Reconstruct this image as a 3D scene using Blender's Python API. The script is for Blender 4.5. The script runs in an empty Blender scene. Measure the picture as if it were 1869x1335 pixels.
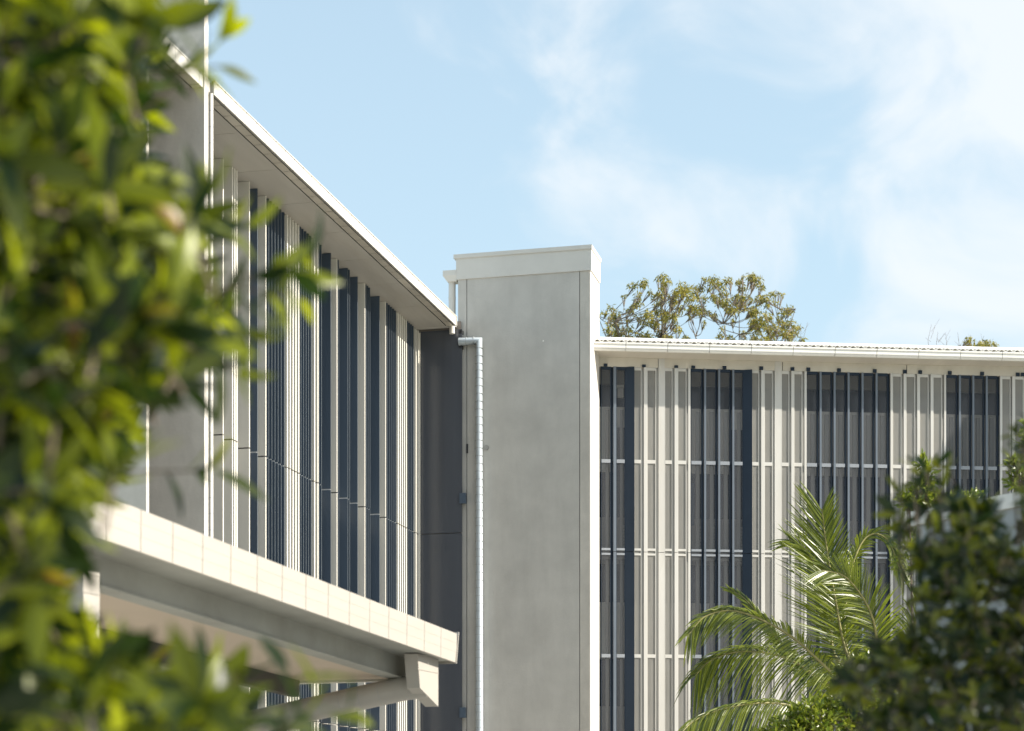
import bpy, math, random
from mathutils import Vector, Matrix
random.seed(11)
R = math.radians
sc = bpy.context.scene
col = sc.collection
# ------------------------------------------------------------------ camera
F = 3400.0; CX = 934.5; HY = 1487.0; EYE = 1.7
cd = bpy.data.cameras.new('camera'); cam = bpy.data.objects.new('camera', cd); col.objects.link(cam)
sc.camera = cam
cam.location = (0, 0, EYE); cam.rotation_euler = (R(90), 0, 0)
cd.sensor_width = 36; cd.lens = 36*F/1869; cd.shift_y = (HY-667.5)/1869
cd.clip_start = 0.05; cd.clip_end = 3000
cd.dof.use_dof = True; cd.dof.focus_distance = 32.0; cd.dof.aperture_fstop = 1.9
# ------------------------------------------------------------------ light
SUN_A = R(12.5); SUN_EL = R(29)
sdir = Vector((math.cos(SUN_A)*math.cos(SUN_EL), -math.sin(SUN_A)*math.cos(SUN_EL), math.sin(SUN_EL)))
sl = bpy.data.lights.new('sun', 'SUN'); so = bpy.data.objects.new('sun', sl); col.objects.link(so)
sl.energy = 5.0; sl.angle = R(0.5); sl.color = (1.0, 0.93, 0.81)
so.location = (40, -10, 40)
so.rotation_euler = sdir.to_track_quat('Z', 'Y').to_euler()
w = bpy.data.worlds.new('World'); sc.world = w; w.use_nodes = True
nt = w.node_tree; N = nt.nodes; Lk = nt.links
bg = N['Background']; bg.inputs[1].default_value = 0.142
sky = N.new('ShaderNodeTexSky'); sky.sky_type = 'NISHITA'; sky.sun_disc = False
sky.sun_elevation = SUN_EL; sky.sun_rotation = math.atan2(sdir.x, sdir.y)
sky.air_density = 1.0; sky.dust_density = 1.2; sky.ozone_density = 1.2
def M_(op, a, b=None, c=None, tree=nt):
    n = tree.nodes.new('ShaderNodeMath'); n.operation = op
    for i, v in enumerate((a, b, c)):
        if v is None: continue
        if hasattr(v, 'is_output'): tree.links.new(v, n.inputs[i])
        else: n.inputs[i].default_value = v
    return n.outputs[0]
tc = N.new('ShaderNodeTexCoord'); sp = N.new('ShaderNodeSeparateXYZ'); Lk.new(tc.outputs['Generated'], sp.inputs[0])
# wispy high cloud laid out over the direction of the sky (azimuth, height)
yy = M_('MAXIMUM', sp.outputs[1], 0.05)
az = M_('DIVIDE', sp.outputs[0], yy); el = M_('DIVIDE', sp.outputs[2], yy)
cb = N.new('ShaderNodeCombineXYZ')
Lk.new(M_('ADD', M_('MULTIPLY', az, 7.0), M_('MULTIPLY', el, 2.5)), cb.inputs[0])
Lk.new(M_('SUBTRACT', M_('MULTIPLY', el, 8.0), M_('MULTIPLY', az, 1.5)), cb.inputs[1])
n1 = N.new('ShaderNodeTexNoise'); n1.inputs['Scale'].default_value = 1.25; n1.inputs['Detail'].default_value = 7
n1.inputs['Roughness'].default_value = 0.52; n1.inputs['Distortion'].default_value = 0.5
Lk.new(cb.outputs[0], n1.inputs['Vector'])
azr = N.new('ShaderNodeMapRange'); Lk.new(az, azr.inputs[0])
azr.inputs[1].default_value = -0.12; azr.inputs[2].default_value = 0.22; azr.inputs[3].default_value = -0.20; azr.inputs[4].default_value = 0.18
elr = N.new('ShaderNodeMapRange'); Lk.new(el, elr.inputs[0])
elr.inputs[1].default_value = 0.26; elr.inputs[2].default_value = 0.40; elr.inputs[3].default_value = -0.10; elr.inputs[4].default_value = 0.05
dn = M_('ADD', M_('ADD', n1.outputs[0], azr.outputs[0]), elr.outputs[0])
cr = N.new('ShaderNodeMapRange'); cr.interpolation_type = 'SMOOTHSTEP'; Lk.new(dn, cr.inputs[0])
cr.inputs[1].default_value = 0.44; cr.inputs[2].default_value = 0.76; cr.inputs[3].default_value = 0.0; cr.inputs[4].default_value = 0.86
# pale moist air low in the sky
hz = N.new('ShaderNodeMapRange'); Lk.new(sp.outputs[2], hz.inputs[0])
hz.inputs[1].default_value = 0.0; hz.inputs[2].default_value = 0.5; hz.inputs[3].default_value = 0.85; hz.inputs[4].default_value = 0.52
mixh = N.new('ShaderNodeMix'); mixh.data_type = 'RGBA'; Lk.new(hz.outputs[0], mixh.inputs['Factor'])
Lk.new(sky.outputs[0], mixh.inputs['A']); mixh.inputs['B'].default_value = (2.75, 3.6, 3.95, 1)
mix = N.new('ShaderNodeMix'); mix.data_type = 'RGBA'; Lk.new(cr.outputs[0], mix.inputs['Factor'])
Lk.new(mixh.outputs['Result'], mix.inputs['A']); mix.inputs['B'].default_value = (3.85, 4.05, 4.2, 1)
Lk.new(mix.outputs['Result'], bg.inputs[0])
vs = sc.view_settings; vs.view_transform = 'Standard'; vs.look = 'None'; vs.gamma = 1; vs.use_curve_mapping = False
vs.exposure = 0.80
# ------------------------------------------------------------------ helpers
def kx(px): return (px-CX)/F
def P(px, py, Y): return Vector((kx(px)*Y, Y, EYE+(HY-py)/F*Y))
def tag(o, label=None, cat=None, group=None, kind=None):
    if label: o['label'] = label
    if cat: o['category'] = cat
    if group: o['group'] = group
    if kind: o['kind'] = kind
    return o
def thing(name, label, cat, loc=(0, 0, 0), rz=0, group=None):
    o = bpy.data.objects.new(name, None); col.objects.link(o); o.location = loc; o.rotation_euler = (0, 0, rz)
    o.empty_display_size = 0.3
    return tag(o, label, cat, group)
class MB:
    def __init__(s): s.v = []; s.f = []; s.sm = []
    def poly(s, pts, faces, smooth=False):
        b = len(s.v); s.v += [tuple(p) for p in pts]
        for f in faces: s.f.append(tuple(b+i for i in f)); s.sm.append(smooth)
    def box(s, x0, x1, y0, y1, z0, z1):
        if x0 > x1: x0, x1 = x1, x0
        if y0 > y1: y0, y1 = y1, y0
        if z0 > z1: z0, z1 = z1, z0
        p = [(x0,y0,z0),(x1,y0,z0),(x1,y1,z0),(x0,y1,z0),(x0,y0,z1),(x1,y0,z1),(x1,y1,z1),(x0,y1,z1)]
        s.poly(p, [(0,3,2,1),(4,5,6,7),(0,1,5,4),(1,2,6,5),(2,3,7,6),(3,0,4,7)])
    def hexa(s, b, t):
        s.poly(list(b)+list(t), [(3,2,1,0),(4,5,6,7),(0,1,5,4),(1,2,6,5),(2,3,7,6),(3,0,4,7)])
    def tube(s, pts, rad, n=12, cap=True, smooth=True):
        pts = [Vector(p) for p in pts]
        if not hasattr(rad, '__len__'): rad = [rad]*len(pts)
        up = Vector((0.31, 0.2, 0.93)); rings = []
        for i, p in enumerate(pts):
            if i == 0: t = pts[1]-p
            elif i == len(pts)-1: t = p-pts[i-1]
            else: t = (pts[i+1]-p).normalized()+(p-pts[i-1]).normalized()
            t.normalize()
            a = t.cross(up)
            if a.length < 1e-3: a = t.cross(Vector((1, 0, 0)))
            a.normalize(); b = t.cross(a)
            k = 1.0
            if 0 < i < len(pts)-1:
                k = 1/max(0.5, t.dot((p-pts[i-1]).normalized()))
            rings.append([p+a*(rad[i]*math.cos(2*math.pi*j/n))+b*(rad[i]*math.sin(2*math.pi*j/n)*1.0) for j in range(n)])
        P_ = [q for r in rings for q in r]; fs = []
        for i in range(len(rings)-1):
            for j in range(n):
                fs.append((i*n+j, i*n+(j+1) % n, (i+1)*n+(j+1) % n, (i+1)*n+j))
        s.poly(P_, fs, smooth)
        if cap:
            s.poly(rings[0], [tuple(range(n))[::-1]]); s.poly(rings[-1], [tuple(range(n))])
    def build(s, name, m, parent=None, bevel=0):
        me = bpy.data.meshes.new(name); me.from_pydata(s.v, [], s.f); me.update()
        me.polygons.foreach_set('use_smooth', s.sm)
        me.materials.append(m)
        o = bpy.data.objects.new(name, me); col.objects.link(o)
        if parent: o.parent = parent
        if bevel:
            bm_ = o.modifiers.new('bevel', 'BEVEL'); bm_.width = bevel; bm_.segments = 2; bm_.limit_method = 'ANGLE'
        return o
def box(name, m, parent, x0, x1, y0, y1, z0, z1, bevel=0):
    b = MB(); b.box(x0, x1, y0, y1, z0, z1); return b.build(name, m, parent, bevel)
# ------------------------------------------------------------------ materials
def mat(name, base, rough=0.6, metal=0.0, var=0.12, scale=3.0, bump=0.0, bscale=40, stretch=(1,1,1), spec=0.5, alpha=None, dirt=None, col2=None, detail=5):
    m = bpy.data.materials.new(name); m.use_nodes = True; t = m.node_tree; b = t.nodes['Principled BSDF']
    b.inputs['Roughness'].default_value = rough; b.inputs['Metallic'].default_value = metal
    b.inputs['Specular IOR Level'].default_value = spec
    tcn = t.nodes.new('ShaderNodeTexCoord'); mp = t.nodes.new('ShaderNodeMapping'); mp.inputs['Scale'].default_value = stretch
    t.links.new(tcn.outputs['Object'], mp.inputs[0])
    nz = t.nodes.new('ShaderNodeTexNoise'); nz.inputs['Scale'].default_value = scale; nz.inputs['Detail'].default_value = detail; nz.inputs['Roughness'].default_value = 0.6
    t.links.new(mp.outputs[0], nz.inputs['Vector'])
    rp = t.nodes.new('ShaderNodeValToRGB'); t.links.new(nz.outputs[0], rp.inputs[0])
    rp.color_ramp.elements[0].position = 0.3; rp.color_ramp.elements[1].position = 0.7
    c2 = col2 or tuple(min(1, c*(1+var)) for c in base)
    rp.color_ramp.elements[0].color = (*[c*(1-var) for c in base], 1); rp.color_ramp.elements[1].color = (*c2, 1)
    out = rp.outputs[0]
    if dirt:
        n2 = t.nodes.new('ShaderNodeTexNoise'); n2.inputs['Scale'].default_value = dirt[1]; n2.inputs['Detail'].default_value = 8; n2.inputs['Roughness'].default_value = 0.65
        m2 = t.nodes.new('ShaderNodeMapping'); m2.inputs['Scale'].default_value = dirt[2]; t.links.new(tcn.outputs['Object'], m2.inputs[0]); t.links.new(m2.outputs[0], n2.inputs['Vector'])
        mr = t.nodes.new('ShaderNodeMapRange'); mr.inputs[1].default_value = 0.45; mr.inputs[2].default_value = 0.75; mr.inputs[4].default_value = dirt[3]
        t.links.new(n2.outputs[0], mr.inputs[0])
        mx = t.nodes.new('ShaderNodeMix'); mx.data_type = 'RGBA'; t.links.new(mr.outputs[0], mx.inputs['Factor']); t.links.new(out, mx.inputs['A']); mx.inputs['B'].default_value = (*dirt[0], 1)
        out = mx.outputs['Result']
    t.links.new(out, b.inputs['Base Color'])
    rr = t.nodes.new('ShaderNodeMapRange'); rr.inputs[3].default_value = max(0.02, rough-0.08); rr.inputs[4].default_value = min(1, rough+0.08); t.links.new(nz.outputs[0], rr.inputs[0]); t.links.new(rr.outputs[0], b.inputs['Roughness'])
    if bump:
        nb = t.nodes.new('ShaderNodeTexNoise'); nb.inputs['Scale'].default_value = bscale; nb.inputs['Detail'].default_value = 6; t.links.new(mp.outputs[0], nb.inputs['Vector'])
        bp = t.nodes.new('ShaderNodeBump'); bp.inputs['Strength'].default_value = bump; bp.inputs['Distance'].default_value = 0.01; t.links.new(nb.outputs[0], bp.inputs['Height']); t.links.new(bp.outputs[0], b.inputs['Normal'])
    if alpha is not None: b.inputs['Alpha'].default_value = alpha
    return m
def leafmat(name, dark, light, trans, rough=0.35, tf=0.45, spec=0.5, hue=None, brown=None, dpos=0.0):
    m = bpy.data.materials.new(name); m.use_nodes = True; t = m.node_tree; b = t.nodes['Principled BSDF']
    g = t.nodes.new('ShaderNodeNewGeometry')
    rp = t.nodes.new('ShaderNodeValToRGB'); t.links.new(g.outputs['Random Per Island'], rp.inputs[0])
    rp.color_ramp.elements[0].color = (*dark, 1); rp.color_ramp.elements[0].position = dpos; rp.color_ramp.elements[1].color = (*light, 1)
    if brown:
        e = rp.color_ramp.elements.new(0.985); e.color = (*light, 1); rp.color_ramp.elements[2].color = (*brown, 1); rp.color_ramp.elements[2].position = 0.993
    t.links.new(rp.outputs[0], b.inputs['Base Color']); b.inputs['Roughness'].default_value = rough; b.inputs['Specular IOR Level'].default_value = spec
    tr = t.nodes.new('ShaderNodeBsdfTranslucent'); r2_ = t.nodes.new('ShaderNodeValToRGB'); t.links.new(g.outputs['Random Per Island'], r2_.inputs[0])
    r2_.color_ramp.elements[0].position = dpos; r2_.color_ramp.elements[0].color = (*[c*2 for c in dark], 1); r2_.color_ramp.elements[1].color = (*trans, 1); t.links.new(r2_.outputs[0], tr.inputs[0])
    ms = t.nodes.new('ShaderNodeMixShader'); ms.inputs[0].default_value = tf
    t.links.new(b.outputs[0], ms.inputs[1]); t.links.new(tr.outputs[0], ms.inputs[2]); t.links.new(ms.outputs[0], t.nodes['Material Output'].inputs[0])
    return m
def meshmat(name, base, opacity):
    # woven shade mesh: fine weave, partly see-through
    m = bpy.data.materials.new(name); m.use_nodes = True; t = m.node_tree; b = t.nodes['Principled BSDF']
    b.inputs['Base Color'].default_value = (*base, 1); b.inputs['Roughness'].default_value = 0.6
    tcn = t.nodes.new('ShaderNodeTexCoord'); nz = t.nodes.new('ShaderNodeTexNoise'); nz.inputs['Scale'].default_value = 2.0; t.links.new(tcn.outputs['Object'], nz.inputs['Vector'])
    mr = t.nodes.new('ShaderNodeMapRange'); mr.inputs[3].default_value = opacity-0.05; mr.inputs[4].default_value = opacity+0.05; t.links.new(nz.outputs[0], mr.inputs[0])
    t.links.new(mr.outputs[0], b.inputs['Alpha'])
    return m
CONC = mat('concrete', (0.52, 0.50, 0.465), 0.85, var=0.10, scale=1.6, bump=0.35, bscale=30, dirt=((0.34, 0.325, 0.30), 3.0, (1, 1, 0.18), 0.3))
CONCW = mat('concrete_warm', (0.54, 0.51, 0.46), 0.85, var=0.10, scale=2.0, bump=0.3, bscale=30, dirt=((0.27, 0.25, 0.22), 3.0, (1, 1, 0.35), 0.35))
CONCS = mat('concrete_lit_side', (0.60, 0.57, 0.53), 0.8, var=0.07, scale=2.2, bump=0.3, bscale=25, dirt=((0.45, 0.41, 0.36), 1.5, (1, 1, 0.3), 0.35))  # paler concrete: sunlight on the right-hand faces put into the colour
WHITE = mat('white_metal', (0.62, 0.60, 0.56), 0.4, var=0.04, scale=2.0, dirt=((0.55, 0.52, 0.46), 1.2, (1, 1, 0.4), 0.25))
WHITER = mat('white_roofing', (0.82, 0.80, 0.76), 0.4, var=0.03, scale=2.0, dirt=((0.66, 0.62, 0.55), 1.2, (1, 1, 0.4), 0.25))
CREAMR = mat('cream_screen_paint', (0.57, 0.555, 0.525), 0.5, var=0.07, scale=1.5, stretch=(1, 1, 0.3), dirt=((0.46, 0.42, 0.36), 1.3, (3, 1, 0.25), 0.4))
CREAM = mat('cream_powdercoat', (0.74, 0.71, 0.64), 0.45, var=0.05, scale=1.5, stretch=(1, 1, 0.1))
NAVYD = mat('navy_dark_shaded', (0.018, 0.030, 0.050), 0.55, var=0.12, scale=1.5, spec=0.25)  # darker navy: shade on wide fins, frames and rebates put into the colour
NAVY = mat('navy_powdercoat', (0.072, 0.102, 0.145), 0.35, var=0.12, scale=1.5, stretch=(1, 1, 0.1))
NAVYL = mat('navy_lit_front', (0.13, 0.155, 0.19), 0.4, var=0.08, scale=1.5)  # lighter navy copy: sun on the fin fronts put into the colour
SOFFL = mat('soffit_lining', (0.46, 0.435, 0.39), 0.5, var=0.08, scale=1.0, stretch=(4, 0.4, 1), dirt=((0.30, 0.26, 0.2), 0.8, (2.5, 0.4, 1), 0.5))
SOFF = mat('soffit_board', (0.58, 0.54, 0.47), 0.6, var=0.06, scale=1.0, stretch=(4, 0.4, 1), dirt=((0.4, 0.36, 0.3), 1.0, (2, 0.4, 1), 0.4))
SSTR = mat('soffit_metal', (0.48, 0.44, 0.37), 0.35, var=0.14, scale=1.3)
EDGE = mat('navy_lit_edge', (0.10, 0.12, 0.14), 0.4, var=0.06)  # sunlit edge of the navy fins, put in as a paler colour
SEAM = mat('seam_grey', (0.30, 0.31, 0.31), 0.6)
DARK = mat('dark_gap', (0.04, 0.04, 0.042), 0.7)
GALV = mat('galvanised', (0.46, 0.51, 0.55), 0.4, metal=0.25, var=0.10, scale=6)
ALU = mat('aluminium', (0.62, 0.65, 0.68), 0.4, metal=0.3, var=0.06)
BEAM2 = mat('end_beam_paint', (0.22, 0.19, 0.17), 0.6, var=0.06)
CLAD = mat('grey_cladding', (0.078, 0.086, 0.104), 0.2, var=0.12, scale=0.8, stretch=(3, 3, 0.15), bump=0.12, bscale=1.2, spec=0.6)
GLASS = mat('dark_glass', (0.035, 0.042, 0.052), 0.12, var=0.2, scale=0.7, spec=0.6)
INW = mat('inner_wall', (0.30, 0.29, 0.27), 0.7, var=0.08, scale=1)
INL = mat('inner_panel_light', (0.62, 0.60, 0.55), 0.7, var=0.06, scale=1)
BEAM = mat('canopy_beam_paint', (0.30, 0.30, 0.27), 0.6, var=0.12, scale=1.2, dirt=((0.18, 0.17, 0.13), 2, (1, 1, 1), 0.4))
BSOF = mat('canopy_soffit', (0.50, 0.41, 0.32), 0.7, var=0.06, scale=0.8)
DBEAM = mat('dark_beam', (0.07, 0.065, 0.055), 0.6)
BARK = mat('bark', (0.20, 0.165, 0.13), 0.85, var=0.3, scale=12, bump=0.5)
TWIG = mat('twig', (0.13, 0.10, 0.07), 0.8, var=0.3, scale=20)
MESHC = meshmat('cream_mesh', (0.40, 0.385, 0.355), 0.5)
MESHN = meshmat('navy_mesh', (0.080, 0.086, 0.100), 0.42)
# ------------------------------------------------------------------ ground
def sheet(name, m, x0, x1, y0, y1, z):
    b = MB(); b.poly([(x0,y0,z),(x1,y0,z),(x1,y1,z),(x0,y1,z)], [(0,1,2,3)]); return tag(b.build(name, m), kind='structure')
LAWN = mat('lawn', (0.07, 0.10, 0.035), 0.9, var=0.35, scale=0.6, bump=0.6, bscale=20)
PAVE = mat('paving', (0.53, 0.505, 0.455), 0.8, var=0.12, scale=0.8, bump=0.2)
sheet('ground', LAWN, -900, 900, -300, 1500, 0)
sheet('pavement', PAVE, -12, 30, -6, 60, 0.004)
# ------------------------------------------------------------------ left wing frame: local x = outward (right), local y = along the wing, away
OL = Vector((-0.964, 32.3)); _d = Vector((834.0/F, 1)).normalized(); _n = Vector((_d.y, -_d.x))
rzL = math.atan2(_n.y, _n.x)
def sL(px, o):   # distance along the wing of the point seen in column px on the line offset o
    k = kx(px); return (k*(OL.y+_n.y*o)-OL.x-_n.x*o)/(_d.x-k*_d.y)
def oL(px, s):
    k = kx(px); return (k*(OL.y+_d.y*s)-OL.x-_d.x*s)/(_n.x-k*_n.y)
def depL(o, s): return OL.y+_d.y*s+_n.y*o
lw = thing('building_wing', 'long wing receding at left with cream and navy vertical fins below a thin white eave', 'building', (OL.x, OL.y, 0), rzL)
FT, FB = 10.335, 10.185
SB = -10.9; S_NEAR = -12.35
# fascia in short sections
def fascia(s0, s1, o, name='eave_fascia'):
    b = MB(); s = s0; step = 0.335
    pass
    while s < s1-0.02:
        e = min(s+step, s1)
        b.box(o-0.012, o, s+0.006, e-0.006, FB, FT)
        b.box(o-0.03, o+0.012, s+0.004, e-0.004, FT, FT+0.012)
        s = e
    f_ = b.build(name, WHITE, lw); box('fascia_backing', INW, f_, o-0.05, o-0.016, s0, s1, FB+0.012, FT-0.012); return f_
fascia(SB+0.22, 0, 0.0)
fascia(S_NEAR, SB, -0.045)
# sloping end cap
b = MB(); b.box(-0.17, 0.012, 0.0, 0.012, FB, FT+0.012); b.build('fascia_end_cap', WHITE, lw)
# outer soffit strip in sections
b = MB(); s = S_NEAR
while s < -0.02:
    e = min(s+0.335, -0.001); b.box(-0.165, -0.052, s+0.007, e-0.007, FB-0.002, FB+0.001); s = e
b.build('soffit_strip', SSTR, lw)
box('soffit_gap', DARK, lw, -0.165, -0.052, S_NEAR, 0, FB+0.0015, FB+0.02)
box('soffit_groove', DARK, lw, -0.185, -0.167, S_NEAR, 0, FB+0.012, FB+0.02)
b = MB()
for k in range(10): b.box(-1.6, -0.187, max(S_NEAR, -1.35*(k+1)+0.004), -1.35*k-0.004, FB, FB+0.004)
b.build('soffit', SOFFL, lw)
box('soffit_backing', DARK, lw, -1.6, -0.187, S_NEAR, 0.0, FB+0.0045, FB+0.02)
box('roof', WHITE, lw, -9, -0.052, S_NEAR, 0.25, FB+0.022, FT)
# fins
FO = -0.73
fins = [(406,'c'),(423,'c'),(427,'c'),(431,'c'),(454,'c'),(469,'n'),(484,'c')]
fins += [(484+34*i/6,'n') for i in range(1,7)]
fins += [(518+26*i/5,'c') for i in range(1,6)]
fins += [(544+23*i/5,'n') for i in range(1,6)]
fins += [(573,'c'),(579,'c'),(582,'n'),(586,'n'),(603,'n'),(614,'c'),(617.5,'n'),(634,'n'),(637.5,'n'),(652,'n'),(665,'c'),(668,'n'),(671,'n'),(674.5,'n'),(692,'n'),(703,'c')]
fins += [(703+19*i/5,'n') for i in range(1,6)]
fins += [(722+19*i/5,'c') for i in range(1,6)]
fins += [(741+13*i/4,'n') for i in range(1,5)]
fins += [(758.5,'c'),(763,'c')]
prev = 386
JZ = 6.60
for px, c in fins:
    s = sL(px, FO)
    Y = depL(FO, s); wd = max(0.13, (px-prev)*Y/F+0.025)
    th = (0.036 if c == 'c' else 0.022) if px-prev < 9 else 0.026
    m_ = CREAM if c == 'c' else NAVY
    b = MB()
    for z0, z1 in ((0.35, 3.05), (3.07, JZ-0.009), (JZ+0.009, FB-0.004)):
        b.box(FO-wd, FO, s, s+th, z0, z1)
    fo = b.build('louvre_fin', m_, lw)
    b = MB()
    for z0, z1 in ((0.35, 3.05), (3.07, JZ-0.009), (JZ+0.009, FB-0.004)): b.box(FO+0.0005, FO+0.006, s, s+th*(0.6 if c == 'n' else 1), z0, z1)
    b.build('fin_edge', CREAM if c == 'c' else EDGE, fo)
    pm = ALU if c == 'n' else DARK
    box('joint_plate', pm, fo, FO-wd+0.01, FO-0.008, s+0.006, s+th-0.006, JZ-0.016, JZ+0.016)
    prev = px
S_END = sL(763, FO)
# first column behind the blade wall, wall behind the fins
box('back_wall', GLASS, lw, -1.45, -1.25, S_NEAR, S_END+0.1, 0, FB)
for z in (3.3, 6.6):
    box('floor_slab', INW, lw, -1.25, FO-0.35, SB+0.2, S_END, z-0.2, z+0.05)
# dark clad return at the far end of the wing
b = MB(); SE = S_END+0.05
oE = oL(843, SE)
b.box(FO+0.03, oE, SE, SE+0.03, 0.2, JZ-0.006); b.box(FO+0.03, oE, SE, SE+0.03, JZ+0.006, FB-0.02)
b.build('end_cladding', CLAD, lw)
box('corner_trim', CREAM, lw, FO-0.02, FO+0.028, SE-0.01, SE+0.04, 0.2, FB-0.04)
box('end_beam', BEAM2, lw, FO-0.5, oE-0.03, SE+0.035, SE+0.075, 0.1, FT-0.02)
# concrete blade wall rising through the roof
oB = oL(373, SB)
box('blade_wall', CONCW, lw, oB-1.9, oB-0.004, SB, SB+0.115, 0, 13.2)
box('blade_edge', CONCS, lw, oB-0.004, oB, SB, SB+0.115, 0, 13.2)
# near end wall with lit edge
oN = oL(267, S_NEAR)
box('end_wall', CONCW, lw, oN-2.2, oN, S_NEAR, S_NEAR+0.07, 0, FB-0.003)
def ribpipe(name, pts_o, r, m, parent, step, seg=14):
    b = MB(); sm2 = MB(); b.tube(pts_o, r, seg)
    # joint beads along every straight leg
    for a, c in zip(pts_o[:-1], pts_o[1:]):
        a = Vector(a); c = Vector(c); L_ = (c-a).length; t = (c-a)/L_
        k = step
        while k < L_-step*0.3:
            q = a+t*k; sm2.tube([q-t*0.0025, q+t*0.0025], r+0.0008, seg); k += step
    o = b.build(name, m, parent); sm2.build('pipe_seam', SEAM, o); return o
dpx = oL(382.5, SB+0.16)
ribpipe('downpipe', [(dpx, SB+0.2, 0.1), (dpx, SB+0.2, FB-0.002)], 0.027, WHITE, lw, 0.19)
b = MB(); ox = oL(825, 0.06)
b.tube([(ox, 0.06, FB-0.12), (ox, 0.06, FB+0.1)], 0.05); b.build('outlet_pipe', WHITE, lw)
# brackets on the end cladding
for py in (911, 1302):
    z = EYE+(HY-py)/F*depL(oE, SE)
    box('bracket', NAVY, lw, oE-0.035, oE+0.075, SE-0.03, SE+0.05, z-0.09, z+0.09)
# ------------------------------------------------------------------ concrete tower (same frame)
ST = SE+0.10
oT0 = oL(836, ST); oT1 = oL(1077.5, ST)
tw = thing('stair_tower', 'tall plain grey concrete tower with a white metal cap standing where the two wings meet', 'tower', (OL.x+_n.x*oT0+_d.x*ST, OL.y+_n.y*oT0+_d.y*ST, 0), rzL)
WT = oT1-oT0; TD = 0.80
Yr = depL(oT1, ST)
ZT = EYE+(HY-447)/F*Yr; ZC = EYE+(HY-493)/F*Yr
j0 = oL(852, ST)-oT0; j1 = oL(1058, ST)-oT0
b = MB(); b.box(0, j0-0.006, 0, TD, 0, ZC+0.05); b.build('corner_pier', CONC, tw)
b = MB(); b.box(j0+0.006, j1-0.006, 0.0, TD, 0, ZC+0.05); b.build('concrete_wall', CONC, tw)
b = MB(); b.box(j1+0.006, WT-0.012, 0, TD, 0, ZC+0.05); b.build('corner_pier', CONCW, tw)
b = MB(); b.box(j0-0.02, j1+0.02, 0.02, TD-0.02, 0, ZC); b.build('panel_joint', DARK, tw)
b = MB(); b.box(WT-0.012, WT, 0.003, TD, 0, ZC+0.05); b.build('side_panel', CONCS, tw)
b = MB(); b.box(-0.03, WT+0.02, -0.022, TD, ZC, ZT-0.07)
for i in range(6):
    x = 0.1+i*(WT-0.25)/5; b.tube([(x, -0.03, ZC+0.04), (x, -0.02, ZC+0.04)], 0.009, 8)
cap = b.build('metal_cap', WHITE, tw)
b = MB(); b.box(-0.07, WT+0.035, -0.045, TD, ZT-0.068, ZT); b.box(-0.06, WT+0.03, -0.035, TD, ZT-0.078, ZT-0.068); b.build('cap_flashing', WHITE, cap)
# rainhead and pipe on the left corner
hx0 = oL(809, ST)-oT0
b = MB(); b.hexa([(hx0+0.07, -0.0, ZC-0.02), (-0.03, 0.0, ZC-0.02), (-0.03, 0.2, ZC-0.02), (hx0+0.07, 0.2, ZC-0.02)],
                 [(hx0, -0.03, ZC+0.08), (-0.03, -0.03, ZC+0.08), (-0.03, 0.24, ZC+0.08), (hx0, 0.24, ZC+0.08)])
b.box(hx0, -0.031, -0.03, 0.24, ZC+0.08, ZC+0.17)
b.build('rainhead', WHITE, tw)
b = MB(); px_ = -0.135; b.tube([(px_, 0.1, 8.6), (px_, 0.1, ZC-0.02)], 0.062, 16)
for z in (ZC-0.3, ZC-0.75): b.tube([(px_, 0.1, z), (px_, 0.1, z+0.02)], 0.067, 16)
b.build('downpipe', WHITE, tw)
# spiral duct
sD = -0.085
du = oL(875, ST+sD)-oT0
zD = EYE+(HY-626)/F*depL(oT0, ST)
ribpipe('spiral_duct', [(oL(838, ST+sD)-oT0, sD, zD), (du, sD, zD), (du, sD, 0.2)], 0.072, GALV, tw, 0.135)
b = MB(); q = oL(888, ST)-oT0; zz = EYE+(HY-821)/F*depL(oT0, ST)
b.tube([(q, -0.02, zz), (q, 0.0, zz)], 0.045, 18); b.build('vent_cover', INW, tw)
b = MB()
for z in (10.12, 9.86): b.box(oL(843, ST)-oT0-0.03, oL(843, ST)-oT0+0.03, -0.1, 0.0, z-0.03, z+0.03)
b.box(j0-0.005, j0+0.025, -0.02, 0, 8.0, 8.16)
b.build('fixing_clip', DARK, tw)
# ------------------------------------------------------------------ right wing frame: local x = along (to the right), local y = inward
p0Y = depL(oT1, ST)+0.83
PR = Vector((kx(1097)*p0Y, p0Y)); PE = Vector((kx(1900)*(p0Y+0.80), p0Y+0.80))
_e = (PE-PR).normalized(); _m = Vector((_e.y, -_e.x)); rzR = math.atan2(_e.y, _e.x)
def uR(px, o=0.0):  # o = inward offset
    k = kx(px); q = PR - _m*o
    return (k*q.y-q.x)/(_e.x-k*_e.y)
def zR(py, px=1097): 
    u = uR(px); return EYE+(HY-py)/F*(PR.y+_e.y*u)
rw = thing('building_wing', 'right building wing with mesh screens in cream and navy bays under a corrugated white roof', 'building', (PR.x, PR.y, 0), rzR)
ZG0, ZG1 = zR(651.5), zR(637)     # gutter bottom/top
ZS = zR(656)+0.0                 # soffit
ZF = zR(670)                      # top of the screens
U1 = 12.0; U0 = -0.5
OV = 0.50
b = MB(); g0 = U0; gx = [uR(1135+75.2*i) for i in range(-2, 40)]
gx = [g for g in gx if g < U1]
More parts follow.
